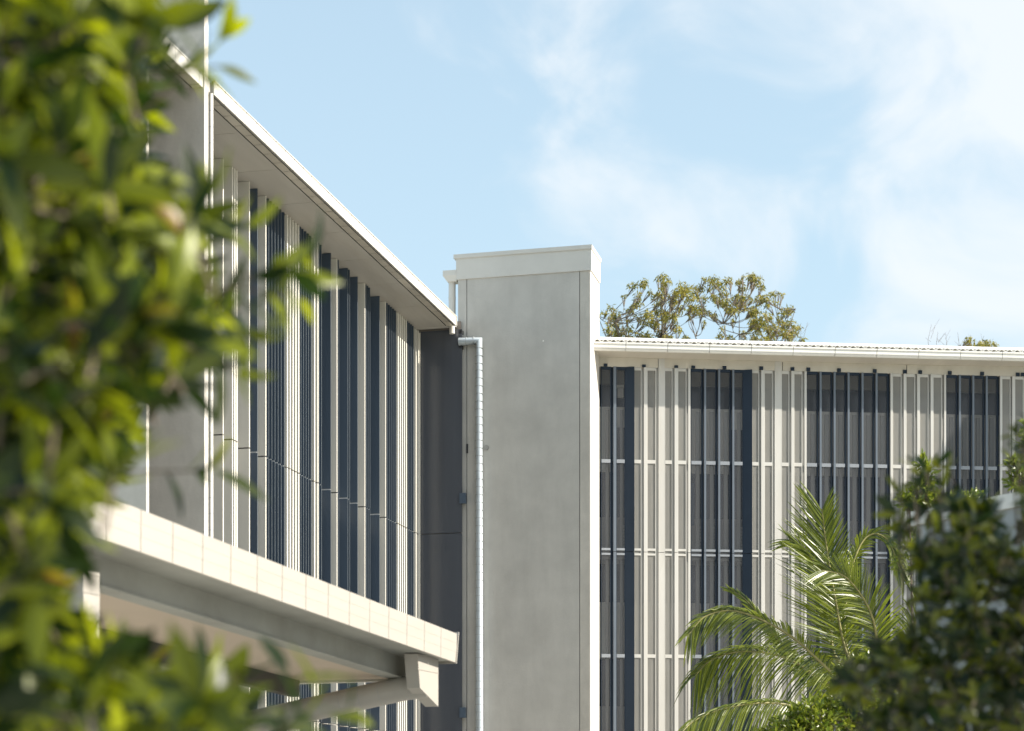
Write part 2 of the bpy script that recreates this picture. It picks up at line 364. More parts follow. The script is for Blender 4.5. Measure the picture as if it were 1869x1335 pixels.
for a, c in zip(gx[:-1], gx[1:]):
    # profile of the gutter with a rolled lip
    pr = [(-OV, ZG0+0.02), (-OV-0.012, ZG0+0.05), (-OV-0.012, ZG1-0.035), (-OV-0.03, ZG1-0.025), (-OV-0.03, ZG1), (-OV+0.05, ZG1), (-OV+0.05, ZG0), (-OV+0.02, ZG0)]
    n = len(pr); A = [(a+0.005-0.01, y, z) for y, z in pr]; B = [(c-0.005-0.01, y, z) for y, z in pr]
    b.poly(A+B, [(i, (i+1) % n, n+(i+1) % n, n+i) for i in range(n)][::1]+[tuple(range(n))[::-1], tuple(range(n, 2*n))])
b.build('gutter', WHITER, rw)
box('gutter_joint', INW, rw, gx[0], gx[-1], -OV-0.008, -OV+0.04, ZG0+0.03, ZG1-0.04)
# corrugated roof edge and sheet
b = MB(); pitch = 0.142; n_s = 10; sx = []
x = U0
while x < U1: sx.append(x); x += pitch/n_s
def prof(y, z0):
    return [(x, y, z0+0.021*math.cos(2*math.pi*x/pitch)) for x in sx]
ya, yb, yc = -OV-0.03, 0.2, 6.0
zt = lambda y: ZG1+0.030+(y-ya)*math.tan(R(3))
rows = [prof(ya, zt(ya)), prof(yb, zt(yb)), prof(yc, zt(yc)), prof(yc, zt(yc)-0.02), prof(yb, zt(yb)-0.02), prof(ya, zt(ya)-0.014)]
n = len(sx); pts = [q for r_ in rows for q in r_]; fs = []
for i in range(5):
    for j in range(n-1): fs.append((i*n+j, i*n+j+1, (i+1)*n+j+1, (i+1)*n+j))
for j in range(n-1): fs.append((5*n+j, 5*n+j+1, j+1, j))
b.poly(pts, fs, True)
b.build('roof', WHITER, rw)
ztop = EYE+(HY-619.5)/F*(PR.y-0.1)
b = MB(); yf = -OV+0.05
zf0 = zt(yf)+0.022
b.hexa([(U0, yf, zf0), (U1, yf, zf0), (U1, yf+0.5, zf0), (U0, yf+0.5, zf0)], [(U0, yf+0.16, ztop), (U1, yf+0.16, ztop), (U1, yf+0.5, ztop), (U0, yf+0.5, ztop)]); b.build('ridge_flashing', WHITER, rw)
# fascia lip + soffit
box('soffit', SOFF, rw, U0, U1, -OV+0.05, 1.1, ZG0+0.004, ZG0+0.03)
b = MB(); cols_ = [uR(1201.5), uR(1428.5), uR(1655), uR(1881)]
edges = [U0]+cols_+[U1]
for a, c in zip(edges[:-1], edges[1:]): b.box(a+0.006, c-0.006, 0.0, 0.06, ZF+0.0, ZG0+0.003)
b.build('head_beam', SOFF, rw)
box('beam_joint', DARK, rw, U0, U1, 0.02, 0.05, ZF+0.01, ZG0)
ALUN = mat('dull_rail', (0.26, 0.28, 0.31), 0.5, var=0.08)
# screens
Z1, Z2, Z3, Z4, Z5 = zR(842.5), zR(1008), zR(1198), zR(1365), zR(1530)
ZB = 0.3
def bar(b, u0, u1, z, h, y0=-0.006, y1=0.035): b.box(u0, u1, y0, y1, z-h/2, z+h/2)
def screen(x0, x1, c):
    u0, u1 = uR(x0), uR(x1)
    fm = CREAMR if c == 'c' else NAVYD; mm = MESHC if c == 'c' else MESHN
    top = ZF-0.004
    b = MB(); fw = 0.009
    b.box(u0, u0+fw, -0.005, 0.02, ZB, top); b.box(u1-fw, u1, -0.005, 0.02, ZB, top)
    b.box(u0+fw, u1-fw, -0.005, 0.02, top-0.05, top)
    fr = b.build('screen_frame', fm, rw)
    b = MB()
    b.poly([(u0+fw, 0.008, ZB), (u1-fw, 0.008, ZB), (u1-fw, 0.008, top-0.05), (u0+fw, 0.008, top-0.05)], [(0,1,2,3)])
    b.build('screen_mesh', mm, fr)
    b = MB()
    bar(b, u0+fw, u1-fw, Z1, 0.062); bar(b, u0+fw, u1-fw, Z2+0.045, 0.04); bar(b, u0+fw, u1-fw, Z2-0.04, 0.035)
    bar(b, u0+fw, u1-fw, Z3, 0.06)
    b.box(u0+fw, u0+fw+0.006, 0.036, 0.042, Z3, Z1)
    for z_ in (Z1, Z2+0.045, Z2-0.04, Z3): b.box(u0+fw, u0+fw+0.006, 0.0345, 0.037, z_-0.01, z_+0.01)
    b.build('screen_rail', CREAMR if c == 'c' else ALUN, fr)
    b = MB(); w_ = u1-u0; b.box(u0+w_*0.62, u1-w_*0.02, 0.16, 0.2, ZB, zR(745)); b.build('shade_post', INW, fr)  # grey strip added in place of the fin's shade behind each screen
def vfin(x0, x1, c, proud=0.020, top=None, name='vertical_fin', m=None):
    u0, u1 = uR(x0), uR(x1); t = top if top else ZF-0.002
    b = MB()
    for z0, z1 in ((ZB, Z4-0.004), (Z4+0.004, Z2-0.005), (Z2+0.005, t)):
        b.box(u0, u1, -proud, 0.03, z0, z1)
    return b.build(name, m or (CREAMR if c == 'c' else NAVYL), rw)
def widefin(x0, x1):
    u0, u1 = uR(x0), uR(x1); b = MB()
    for z0, z1 in ((ZB, Z2-0.005), (Z2+0.005, ZF-0.002)):
        b.hexa([(u0, 0.0, z0), (u1, -0.058, z0), (u1, 0.03, z0), (u0, 0.03, z0)], [(u0, 0.0, z1), (u1, -0.058, z1), (u1, 0.03, z1), (u0, 0.03, z1)])
    b.build('wide_fin', NAVYD, rw)
def strip(x0, x1, c):
    u0, u1 = uR(x0), uR(x1); b = MB(); b.box(u0, u1, 0.05, 0.08, ZB, ZF-0.002); b.build('fin_rebate', CREAMR if c == 'c' else NAVYD, rw)
def navy_run(x, ns, pitch_, wide=True):
    for i in range(ns):
        a = x+i*pitch_; last = (i == ns-1)
        if last and wide: screen(a, a+pitch_*0.70, 'n'); widefin(a+pitch_*0.70, a+pitch_*0.70+15.5)
        elif last: screen(a, a+pitch_*0.80, 'n'); strip(a+pitch_*0.80, a+pitch_, 'n')
        else: screen(a, a+pitch_*0.78, 'n'); strip(a+pitch_*0.78, a+pitch_*0.93, 'n'); vfin(a+pitch_*0.93, a+pitch_*1.07, 'n')
def cream_bay(x):     # width 104
    k = 1.0
    screen(x, x+13.5, 'c'); strip(x+13.5, x+18, 'c'); vfin(x+18, x+24, 'c')
    screen(x+24, x+40, 'c'); strip(x+40, x+45, 'c'); vfin(x+45, x+56, 'c', 0.004, ZG0+0.002, 'column')
    screen(x+56, x+70, 'c'); strip(x+70, x+74, 'c'); vfin(x+74, x+80, 'c')
    screen(x+80, x+95.5, 'c'); strip(x+95.5, x+99, 'c'); vfin(x+99, x+103, 'c', 0.016)
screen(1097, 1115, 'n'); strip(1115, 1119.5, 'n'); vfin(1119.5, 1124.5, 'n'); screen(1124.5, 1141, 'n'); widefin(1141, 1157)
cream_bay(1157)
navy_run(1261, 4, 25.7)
# 1370..
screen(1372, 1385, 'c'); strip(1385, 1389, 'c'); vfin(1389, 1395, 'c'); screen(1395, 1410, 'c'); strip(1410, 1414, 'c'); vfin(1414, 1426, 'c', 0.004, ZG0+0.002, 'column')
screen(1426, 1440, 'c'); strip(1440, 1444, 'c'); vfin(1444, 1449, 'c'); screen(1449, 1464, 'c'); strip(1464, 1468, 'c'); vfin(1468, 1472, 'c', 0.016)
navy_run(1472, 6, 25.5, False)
vfin(1625, 1629, 'c', 0.016)
for i in range(4):
    a = 1629+i*24.6
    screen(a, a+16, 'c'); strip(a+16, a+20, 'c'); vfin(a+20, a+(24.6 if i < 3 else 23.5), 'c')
navy_run(1727, 4, 24.5, False)
vfin(1825, 1828.5, 'c', 0.016)
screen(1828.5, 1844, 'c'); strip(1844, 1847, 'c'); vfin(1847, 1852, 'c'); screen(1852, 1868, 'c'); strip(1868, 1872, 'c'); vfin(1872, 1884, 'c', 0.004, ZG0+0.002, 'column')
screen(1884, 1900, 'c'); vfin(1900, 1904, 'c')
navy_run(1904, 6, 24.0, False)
# brackets at the head
for x in (1105, 1175, 1234, 1265, 1322, 1389, 1446, 1475, 1531, 1596, 1651, 1679, 1733, 1792, 1857, 1866, 1921):
    u = uR(x); z = zR(668, x)
    box('head_bracket', NAVYD, rw, u-0.032, u+0.032, -0.03, -0.001, ZF+0.002, ZF+0.062)
# wall behind the screens: window bands, spandrels, blinds, eave shade as a dark band
DW = 0.75
def bandwall(name, m, z0, z1, off=0.0): box(name, m, rw, U0, U1, DW+off, DW+0.2, z0, z1)
zb = lambda y: EYE+(HY-y)/F*(PR.y+DW)
bandwall('head_panel', INW, zb(702), ZG0+0.2)
bandwall('window_and_shade_band', GLASS, zb(743), zb(702)-0.002, 0.04)  # no window here: dark strip added where the eave's shade falls
bandwall('inner_wall', INL, zb(862), zb(743)-0.002, 0.01)
bandwall('window_and_shade_band', GLASS, zb(945), zb(862)-0.002, 0.06)
bandwall('sill_wall', INW, zb(1010), zb(945)-0.002)
bandwall('window_and_shade_band', GLASS, zb(1100), zb(1010)-0.002, 0.04)
bandwall('inner_wall', INL, zb(1203), zb(1100)-0.002, 0.01)
bandwall('window_and_shade_band', GLASS, zb(1290), zb(1203)-0.002, 0.06)
bandwall('sill_wall', INW, 0, zb(1290)-0.002)
for z in (Z2, Z4): box('floor_slab', INW, rw, U0, U1, 0.1, DW-0.003, z-0.12, z+0.03)
rnd = random.Random(5)
for px in (1140, 1196, 1228, 1254, 1276, 1301, 1357, 1410, 1462, 1484, 1512, 1560):
    u = uR(px, DW); b = MB()
    for i in range(9):
        z = Z2+0.06+i*0.06; b.box(u-0.055+i*0.003-0.025, u+0.025, DW-0.02, DW-0.001, z, z+0.045)
    b.build('blind', WHITE, rw)
for px in (1262, 1380, 1500, 1600, 1700):
    u = uR(px, DW); b = MB(); b.box(u, u+0.05, DW-0.01, DW+0.05, Z2+0.6, Z1-0.22); b.build('mullion', NAVY, rw)
for px in (1135, 1341):
    u = uR(px, DW); b = MB(); b.box(u-0.1, u+0.14, DW-0.01, DW+0.02, Z1-0.2, Z1+0.75); b.build('door_opening', GLASS, rw)
u = uR(1136, 0.5); b = MB(); b.box(u-0.08, u+0.02, 0.5, 0.6, ZF-0.42, ZF-0.26); b.box(u-0.14, u+0.03, 0.5, 0.62, ZF-0.25, ZF-0.2); b.build('wall_unit', WHITE, rw)
# added unseen wall past the right edge, outlined to throw the raking shadow
b = MB(); pf = [(0, 0), (2.3, 0), (2.3, 11.2), (1.93, 11.65), (1.65, 12.2), (-6, 12.2), (-6, 0)]
A = [(U1+0.001, -w_, z) for w_, z in pf]; B = [(U1+0.25, -w_, z) for w_, z in pf]; n = len(pf)
b.poly(A+B, [(i, (i+1) % n, n+(i+1) % n, n+i) for i in range(n)]+[tuple(range(n)), tuple(range(n, 2*n))[::-1]])
b.build('shadow_wall', CONCS, rw)
# ------------------------------------------------------------------ canopy (local x outward, local y away; far end at y=0)
pN, pF = P(238, 924, 12.9), P(834, 1158, 19.0)
cdv = Vector((pF.x-pN.x, pF.y-pN.y)); CL = cdv.length; cdv.normalize(); cn = Vector((cdv.y, -cdv.x)); rzC = math.atan2(cn.y, cn.x)
cn_ = thing('entrance_canopy', 'low flat canopy with a thick pale sloping fascia crossing in front of the finned wing', 'canopy', (pF.x, pF.y, 0), rzC)
zTf, zBf = pF.z, P(834, 1211, 19.0).z
SLP = (pN.z-pF.z)/CL
def zc(z, s): return z-SLP*s
def slab(b, o0, o1, s0, s1, z0, z1):
    b.hexa([(o0, s0, zc(z0, s0)), (o1, s0, zc(z0, s0)), (o1, s1, zc(z0, s1)), (o0, s1, zc(z0, s1))],
           [(o0, s0, zc(z1, s0)), (o1, s0, zc(z1, s0)), (o1, s1, zc(z1, s1)), (o0, s1, zc(z1, s1))])
sNr = -CL-0.55
b = MB(); s_ = 0.0; k = 0
FCW = mat('canopy_fascia_paint', (0.375, 0.35, 0.315), 0.5, var=0.03, scale=1.5, stretch=(1, 1, 4), dirt=((0.40, 0.36, 0.30), 1.6, (1, 0.6, 2), 0.3))
hgt = zTf-zBf
while s_ > sNr:
    e = max(s_-0.45, sNr)
    for f0, f1, ox in ((0, 0.36, -0.003), (0.36, 0.67, -0.0015), (0.67, 1.0, 0.0)):
        slab(b, -0.03+ox, ox, e+0.004, s_-0.004, zBf+hgt*f0, zBf+hgt*f1)
    s_ = e
b.build('fascia', FCW, cn_)
b = MB(); slab(b, -0.06, -0.040, sNr, 0, zBf+0.01, zTf-0.01); b.build('fascia_backing', BEAM, cn_)
b = MB(); slab(b, -4.2, -0.061, sNr, -0.02, zTf-0.06, zTf-0.01); b.build('roof_sheet', WHITE, cn_)
b = MB(); slab(b, -0.42, -0.061, sNr, -0.02, zBf+0.012, zBf+0.03); b.build('eave_lining', BEAM, cn_)
b = MB(); b.hexa([(-0.25, -0.04, zBf-0.01), (0.008, -0.04, zBf-0.01), (0.008, -0.025, zBf-0.01), (-0.25, -0.025, zBf-0.01)], [(-0.25, 0.03, zTf+0.02), (0.008, 0.03, zTf+0.02), (0.008, 0.045, zTf+0.02), (-0.25, 0.045, zTf+0.02)]); b.build('end_cap', FCW, cn_)
def depC(o, s): return pF.y+cdv.y*s+cn.y*o
def sC(px, o):
    k = kx(px); return (k*(pF.y+cn.y*o)-pF.x-cn.x*o)/(cdv.x-k*cdv.y)
OBm = -0.42
sBm = sC(747, OBm); zBm = EYE+(HY-1241)/F*depC(OBm, sBm)+SLP*sBm
b = MB(); slab(b, OBm-0.14, OBm, sNr, sBm, zBm, zBf+0.03); slab(b, OBm-0.16, OBm+0.025, sNr, sBm, zBm-0.012, zBm); b.build('edge_beam', BEAM, cn_)
OIn = -1.62
b = MB(); slab(b, OIn, OBm-0.161, sNr, sBm, zBm+0.01, zBm+0.03); b.build('soffit', BSOF, cn_)
b = MB(); slab(b, OIn-0.1, OIn, sNr, sBm-0.05, zBm-0.16, zBm+0.03); b.build('inner_beam', DBEAM, cn_)
b = MB(); slab(b, OIn-0.1, OBm, sBm+0.001, sBm+0.06, zBm-0.015, zBm+0.1); b.build('end_trim', WHITE, cn_)
b = MB(); slab(b, -3.8, OIn-0.1, sNr, sBm-0.6, zBm+0.05, zBm+0.07); b.build('inner_soffit', BEAM, cn_)
for s_ in (-6.2, -1.2): box('post', DBEAM, cn_, -3.6, -3.48, s_, s_+0.12, 0, zc(zBm, s_)+0.05)
def hopper(s0, s1, h, zt_, tip):
    b = MB(); o0, o1 = -0.27, -0.13
    b.hexa([(o0, s0+0.12*(s1-s0), zt_-h*0.72), (o1, s0+0.12*(s1-s0), zt_-h*0.72), (o1, s1, zt_-h*1.06), (o0, s1, zt_-h*1.06)],
           [(o0, s0, zt_), (o1, s0, zt_), (o1, s1, zt_), (o0, s1, zt_)])
    for z in (zt_-0.02, zt_-0.15): b.box(o1, o1+0.006, s0, s1-0.01, z-0.004, z+0.004)
    return b.build('rain_hopper', FCW, cn_)
sh1 = sC(800, -0.13); sh0 = sC(762, -0.13)
zh = zc(zBf, sh0)+0.0
hh = zh-(EYE+(HY-1286)/F*depC(-0.13, sh1))
h1 = hopper(sh0, sh1, hh, zh, 0)
pz = EYE+(HY-1252)/F*depC(-0.3, (sh0+sh1)/2)
sm_ = (sh0*0.45+sh1*0.55)
PIPE = mat('pipe_paint', (0.36, 0.34, 0.31), 0.45, var=0.08)
ribpipe('drain_pipe', [(-0.15, sm_, pz+0.0), (-0.42, sm_, pz-0.03), (-1.7, sm_-0.0, pz-0.27), (-3.0, sm_, pz-0.52)], 0.125, PIPE, cn_, 0.22, 18)
sh1 = sC(182, -0.13); sh0 = sC(150, -0.13)
hopper(sh0, sh1, 0.42, EYE+(HY-1040)/F*depC(-0.13, sh0), 0)
# ------------------------------------------------------------------ low white building at right
qa, qb = P(1672, 935, 16.0), P(1990, 0, 14.45)
dv = Vector((qb.x-qa.x, qb.y-qa.y)); Ls = dv.length*1.6; dv.normalize(); 
lb = thing('garden_building', 'low pale rendered building with a flat parapet half hidden behind the dark shrub at right', 'building', (qa.x, qa.y, 0), math.atan2(dv.y, dv.x))
PAR = mat('pale_render', (0.28, 0.30, 0.305), 0.8, var=0.05, scale=1.2, bump=0.2)
box('wall', PAR, lb, 0, Ls, 0, 4, 0, qa.z-0.12)
box('coping', WHITE, lb, -0.03, Ls, -0.03, 4.03, qa.z-0.119, qa.z)
box('window', GLASS, lb, 0.9, 2.1, -0.01, 0.02, 1.2, 2.4)
# ------------------------------------------------------------------ foliage helpers
def rv(r=random): 
    while True:
        v = Vector((r.uniform(-1, 1), r.uniform(-1, 1), r.uniform(-1, 1)))
        if 0.05 < v.length < 1: return v.normalized()
def leaf(b, p, d, nrm, L, W, droop=0.15, fold=0.25, seg=4):
    d = d.normalized(); sd = d.cross(nrm)
    if sd.length < 1e-3: sd = d.cross(Vector((0.3, 0.5, 0.8)))
    sd.normalize(); up = sd.cross(d).normalized()
    pts = []; prof_ = [0.10, 0.78, 1.0, 0.72, 0.03] if seg == 4 else [0.15, 1.0, 0.05]
    n_ = len(prof_)
    for i, pr in enumerate(prof_):
        t = i/(n_-1); c = p+d*(L*t)-up*(droop*L*t*t); h = W*0.5*pr
        pts += [c-sd*h+up*(fold*h), c, c+sd*h+up*(fold*h)]
    fs = []
    for i in range(n_-1):
        a = i*3; fs += [(a, a+1, a+4, a+3), (a+1, a+2, a+5, a+4)]
    b.poly(pts, fs, True)
def leaf2(b, p, d, nrm, L, W):
    d = d.normalized(); sd = d.cross(nrm)
    if sd.length < 1e-3: sd = Vector((1, 0, 0))
    sd.normalize(); up = sd.cross(d)
    b.poly([p, p+d*L*0.45-sd*W*0.5+up*W*0.12, p+d*L-up*L*0.1, p+d*L*0.45+sd*W*0.5+up*W*0.12], [(0, 3, 2), (0, 2, 1)])
def whorl(b, tw_, p, axis, n, L, W, rnd_, stem=0.12, srad=0.0025):
    axis = axis.normalized(); a = axis.cross(Vector((0.2, 0.3, 0.9))).normalized(); c = axis.cross(a)
    q0 = p-axis*stem
    tw_.tube([q0, p], [srad*1.4, srad], 5, False)
    for i in range(n):
        f = rnd_.uniform(-0.5, 0.15) if n > 5 else rnd_.uniform(-0.2, 0.1)
        ang = 2.4*i+rnd_.uniform(-0.4, 0.4); sp_ = rnd_.uniform(0.35, 1.15)
        rad = a*math.cos(ang)+c*math.sin(ang)
        d = axis*math.cos(sp_)+rad*math.sin(sp_)+Vector((0, 0, -0.1))
        nr = (axis*math.sin(sp_)-rad*math.cos(sp_))*-1+rv(rnd_)*0.35
        l_ = L*rnd_.uniform(0.65, 1.15)
        leaf(b, p+axis*(f*stem), d, -nr, l_, W*l_/L*rnd_.uniform(0.85, 1.15), rnd_.uniform(0.05, 0.35), rnd_.uniform(0.1, 0.45))
def interp(tab, y):
    if y <= tab[0][0]: return tab[0][1]
    for (a, va), (c, vc) in zip(tab[:-1], tab[1:]):
        if y <= c: return va+(vc-va)*(y-a)/(c-a)
    return tab[-1][1]
FG_LEAF = leafmat('shrub_leaf', (0.012, 0.026, 0.003), (0.19, 0.225, 0.008), (0.54, 0.60, 0.008), 0.36, 0.42, 0.45, brown=(0.20, 0.03, 0.015), dpos=0.38)
DK_LEAF = leafmat('inner_shade_leaf', (0.008, 0.018, 0.003), (0.045, 0.065, 0.008), (0.20, 0.24, 0.01), 0.35, 0.25, 0.5, dpos=0.3)
BR_LEAF = leafmat('bright_leaf', (0.05, 0.09, 0.010), (0.25, 0.29, 0.03), (0.40, 0.45, 0.04), 0.28, 0.35, 0.6)
PALM = leafmat('palm_leaflet', (0.028, 0.055, 0.008), (0.20, 0.235, 0.022), (0.44, 0.52, 0.015), 0.33, 0.38, 0.6)
GUM = leafmat('gum_leaf', (0.10, 0.12, 0.025), (0.46, 0.38, 0.08), (0.58, 0.50, 0.10), 0.45, 0.35, 0.4)
# ------------------------------------------------------------------ near shrub at left
r1 = random.Random(21)
fg = thing('shrub', 'large out-of-focus yellow-green shrub filling the left side close to the viewer', 'shrub', (-1.8, 4.6, 0))
org = Vector((-1.8, 4.6, 0))
lv, tg = MB(), MB()
edge = [(-80, 280), (0, 270), (40, 290), (110, 290), (160, 240), (230, 200), (300, 240), (360, 290), (400, 330), (470, 380), (520, 400), (600, 370), (680, 320), (720, 250), (800, 230), (860, 220), (920, 130), (980, 80), (1060, 50), (1110, 60), (1150, 110), (1200, 230), (1240, 300), (1290, 400), (1335, 520), (1420, 600)]
cnt = 0
while cnt < 660:
    py = r1.uniform(-80, 1400); xr = interp(edge, py); px = r1.uniform(-140, xr+15)
    dep = r1.uniform(3.5, 6.0)
    dd = xr-px
    pr_ = 1.0 if dd > 90 else 0.35+0.65*max(0, dd)/90
    if 260 < px and 180 < py < 360: pr_ *= 0.3
    if 250 < px and 30 < py < 180: pr_ *= 0.4
    if 260 < px and 690 < py < 930: pr_ *= 0.22
    if 150 < px < 330 and 900 < py < 1150: pr_ *= 0.15
    if r1.random() > pr_: continue
    p = P(px, py, dep)-org
    ax = Vector((0.55, -0.25, 0.45))+rv(r1)*0.8
    whorl(lv, tg, p, ax, r1.choice((6, 7, 8)), 0.160, 0.046, r1, 0.12, 0.004)
    cnt += 1
# sprigs reaching out past the mass
for px, py, dep, dx, dz in ((385, 90, 3.2, 0.6, 0.5), (400, 120, 3.3, 1, 0.1), (330, 40, 3.1, 0.5, 0.1), (500, 500, 3.2, 1, 0), (520, 540, 3.4, 1, -0.2), (470, 620, 3.3, 0.8, -0.5), (450, 560, 3.1, 1, 0.2), (430, 680, 3.2, 0.7, -0.4),
                        (380, 860, 3.5, 1, 0), (560, 1290, 3.0, 0.6, 0.6), (600, 1310, 3.3, 1, 0.2), (520, 1260, 3.1, 0.2, 1), (430, 1230, 3.2, 0.3, 0.9), (430, 420, 3.2, 0.9, 0.2), (350, 380, 3.0, 0.8, 0.3), (540, 480, 3.6, 0.9, 0.3)):
    dep *= 1.4; p = P(px, py, dep)-org; ax = Vector((dx, -0.1, dz)); whorl(lv, tg, p, ax, 6, 0.15, 0.042, r1, 0.3)
    tg.tube([p-ax.normalized()*0.2, p-ax.normalized()*0.35+Vector((-0.2, 0.05, -0.15))], [0.004, 0.006], 5, False)
for k in range(9):
    y0 = 3.4+r1.uniform(-0.5, 0.7); z1 = r1.uniform(1.8, 3.2)
    q = [Vector((r1.uniform(-0.1, 0.1), y0-3.4, 0)), Vector((r1.uniform(-0.1, 0.3), y0-3.4, z1*0.5)), Vector((r1.uniform(0.1, 0.7), y0-3.4+r1.uniform(-0.3, 0.3), z1)), Vector((r1.uniform(0.3, 0.9), y0-3.4, z1+0.5))]
    tg.tube(q, [0.03, 0.02, 0.012, 0.005], 7, False)
lv.build('foliage', FG_LEAF, fg); tg.build('branches', TWIG, fg)
# leaf layer added behind closes the gaps, inner shade put into its colour
fb = thing('shrub', 'leaf layer behind the near shrub at the far left edge, coloured dark for its inner shade', 'shrub', (-2.9, 7.4, 0)); org = Vector((-2.9, 7.4, 0))
lv, tg = MB(), MB()
edge2 = [(-80, 260), (150, 240), (300, 240), (450, 300), (650, 270), (800, 220), (900, 130), (1050, 40), (1120, 20), (1170, 60), (1230, 250), (1335, 420), (1400, 420)]
cnt = 0
while cnt < 520:
    py = r1.uniform(-80, 1400); xr = interp(edge2, py); px = r1.uniform(-140, xr)
    p = P(px, py, r1.uniform(6.6, 8.4))-org
    whorl(lv, tg, p, Vector((0.4, -0.3, 0.5))+rv(r1), 7, 0.19, 0.07, r1, 0.12, 0.004); cnt += 1
for k in range(6):
    tg.tube([Vector((r1.uniform(-.3, .3), r1.uniform(-.6, .6), 0)), Vector((r1.uniform(-.3, .5), r1.uniform(-.6, .6), 2.2)), Vector((r1.uniform(0, 1.2), r1.uniform(-.6, .6), 3.6))], [0.04, 0.028, 0.01], 7, False)
lv.build('foliage', DK_LEAF, fb); tg.build('branches', TWIG, fb)
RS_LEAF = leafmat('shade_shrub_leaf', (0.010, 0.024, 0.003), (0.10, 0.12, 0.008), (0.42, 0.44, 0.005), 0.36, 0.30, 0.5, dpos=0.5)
# ------------------------------------------------------------------ blurred dark shrub at right
org = P(1800, 0, 7.8); org.z = 0
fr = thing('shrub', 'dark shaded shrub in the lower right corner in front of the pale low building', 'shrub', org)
lv, tg = MB(), MB(); cnt = 0
edge3 = [(900, 1900), (925, 1700), (945, 1630), (1000, 1620), (1060, 1660), (1130, 1675), (1170, 1640), (1200, 1560), (1240, 1525), (1290, 1560), (1340, 1590), (1420, 1560)]
holes = [(1645, 1000, 16), (1692, 962, 18), (1740, 945, 18), (1700, 1012, 12), (1735, 985, 12), (1850, 930, 34), (1835, 965, 22), (1760, 1040, 16), (1790, 1062, 18), (1660, 1125, 26), (1820, 1110, 18), (1865, 1000, 20), (1695, 1190, 14)]
while cnt < 640:
    py = r1.uniform(905, 1400); xl = interp(edge3, py); px = r1.uniform(xl, 1990)
    if any((px-a)**2+(py-c)**2 < (h*1.15)**2 for a, c, h in holes) and r1.random() < 0.93: continue
    if px-xl < 30 and r1.random() < 0.2: continue
    p = P(px, py, r1.uniform(6.8, 9.0))-org
    whorl(lv, tg, p, Vector((-0.2, -0.2, 0.7))+rv(r1)*0.9, 7, 0.10, 0.038, r1, 0.08, 0.003); cnt += 1
for px, py in ((1690, 860), (1676, 880), (1700, 890), (1720, 885), (1668, 850), (1715, 850), (1858, 800), (1850, 830), (1870, 815), (1875, 850), (1885, 780), (1640, 900), (1732, 860)):
    p = P(px, py, r1.uniform(7.2, 8.4))-org; whorl(lv, tg, p, Vector((-0.1, 0, 1))+rv(r1)*0.5, 6, 0.085, 0.03, r1, 0.08, 0.003)
    tg.tube([p-Vector((0, 0, 0.1)), p-Vector((-0.02, 0, 0.4))], [0.004, 0.006], 5, False)
for k in range(7):
    tg.tube([Vector((r1.uniform(-.4, .4), r1.uniform(-.6, .6), 0)), Vector((r1.uniform(-.2, .5), r1.uniform(-.6, .6), 1.5)), Vector((r1.uniform(-.15, .5), r1.uniform(-.6, .6), 2.4))], [0.04, 0.02, 0.006], 7, False)
for k in range(230):      # unseen crown added past the right edge to shade the shrub
    v = rv(r1)*(r1.random()**0.4); p = Vector((6.2+v.x*1.7, 6.0+v.y*2.1, 4.6+v.z*2.2))-org
    for q in range(14): leaf2(lv, p+rv(r1)*0.25, rv(r1), rv(r1), 0.22, 0.11)
    if k % 12 == 0: tg.tube([Vector((2.2, -0.3, 1.2)), Vector((3.2, -0.3, 2.4)), p], [0.05, 0.035, 0.01], 6, False)
tg.tube([Vector((0.3, 0, 0)), Vector((2.2, -0.3, 1.2))], [0.08, 0.05], 8)
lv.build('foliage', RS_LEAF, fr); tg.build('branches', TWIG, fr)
# ------------------------------------------------------------------ sharp small-leaved shrub below the palm and one tall sprig behind
def leafbush(name_label, org, blobs, lm, L, W, n, seed, cat='shrub'):
    rr_ = random.Random(seed); t = thing('shrub', name_label, cat, org); lv, tg = MB(), MB()
    for (px, py, rx, ry, Y, dens) in blobs:
        c = P(px, py, Y)-Vector(org)
        tg.tube([Vector((c.x*0.3, c.y*0.3, 0)), Vector((c.x*0.8, c.y*0.8, c.z*0.6)), c], [0.025, 0.015, 0.006], 6, False)
        for i in range(int(n*dens)):
            v = rv(rr_)*(rr_.random()**0.4)
            p = c+Vector((v.x*rx/F*Y, v.y*rx/F*Y*1.2, v.z*ry/F*Y))
            ax = (v+Vector((0, 0, 0.7))+rv(rr_)*0.5)
            a = ax.normalized()
            for k in range(5):
                d = a+rv(rr_)*0.9
                leaf(lv, p+a*(k*L*0.2), d, rv(rr_)+Vector((0, 0, 0.6)), L*rr_.uniform(0.7, 1.2), W, 0.1, 0.3, 3)
            tg.tube([p-a*0.1, p+a*L], [0.003, 0.002], 4, False)
    lv.build('foliage', lm, t); tg.build('branches', TWIG, t); return t
o_ = P(1560, 0, 22.5); o_.z = 0
leafbush('glossy small-leaved bush in sunlight at the foot of the palm', o_, [(1450, 1345, 60, 30, 22, 1.0), (1560, 1235, 40, 25, 22.6, 0.5), (1485, 1320, 45, 35, 22, 1.2), (1540, 1300, 50, 45, 22.3, 1.3), (1600, 1330, 55, 60, 22.5, 1.3), (1590, 1240, 45, 40, 22.8, 0.9), (1650, 1300, 60, 70, 22.8, 1.2), (1470, 1360, 60, 40, 22, 1)], BR_LEAF, 0.085, 0.04, 170, 4)
o_ = P(1700, 0, 20.5); o_.z = 0
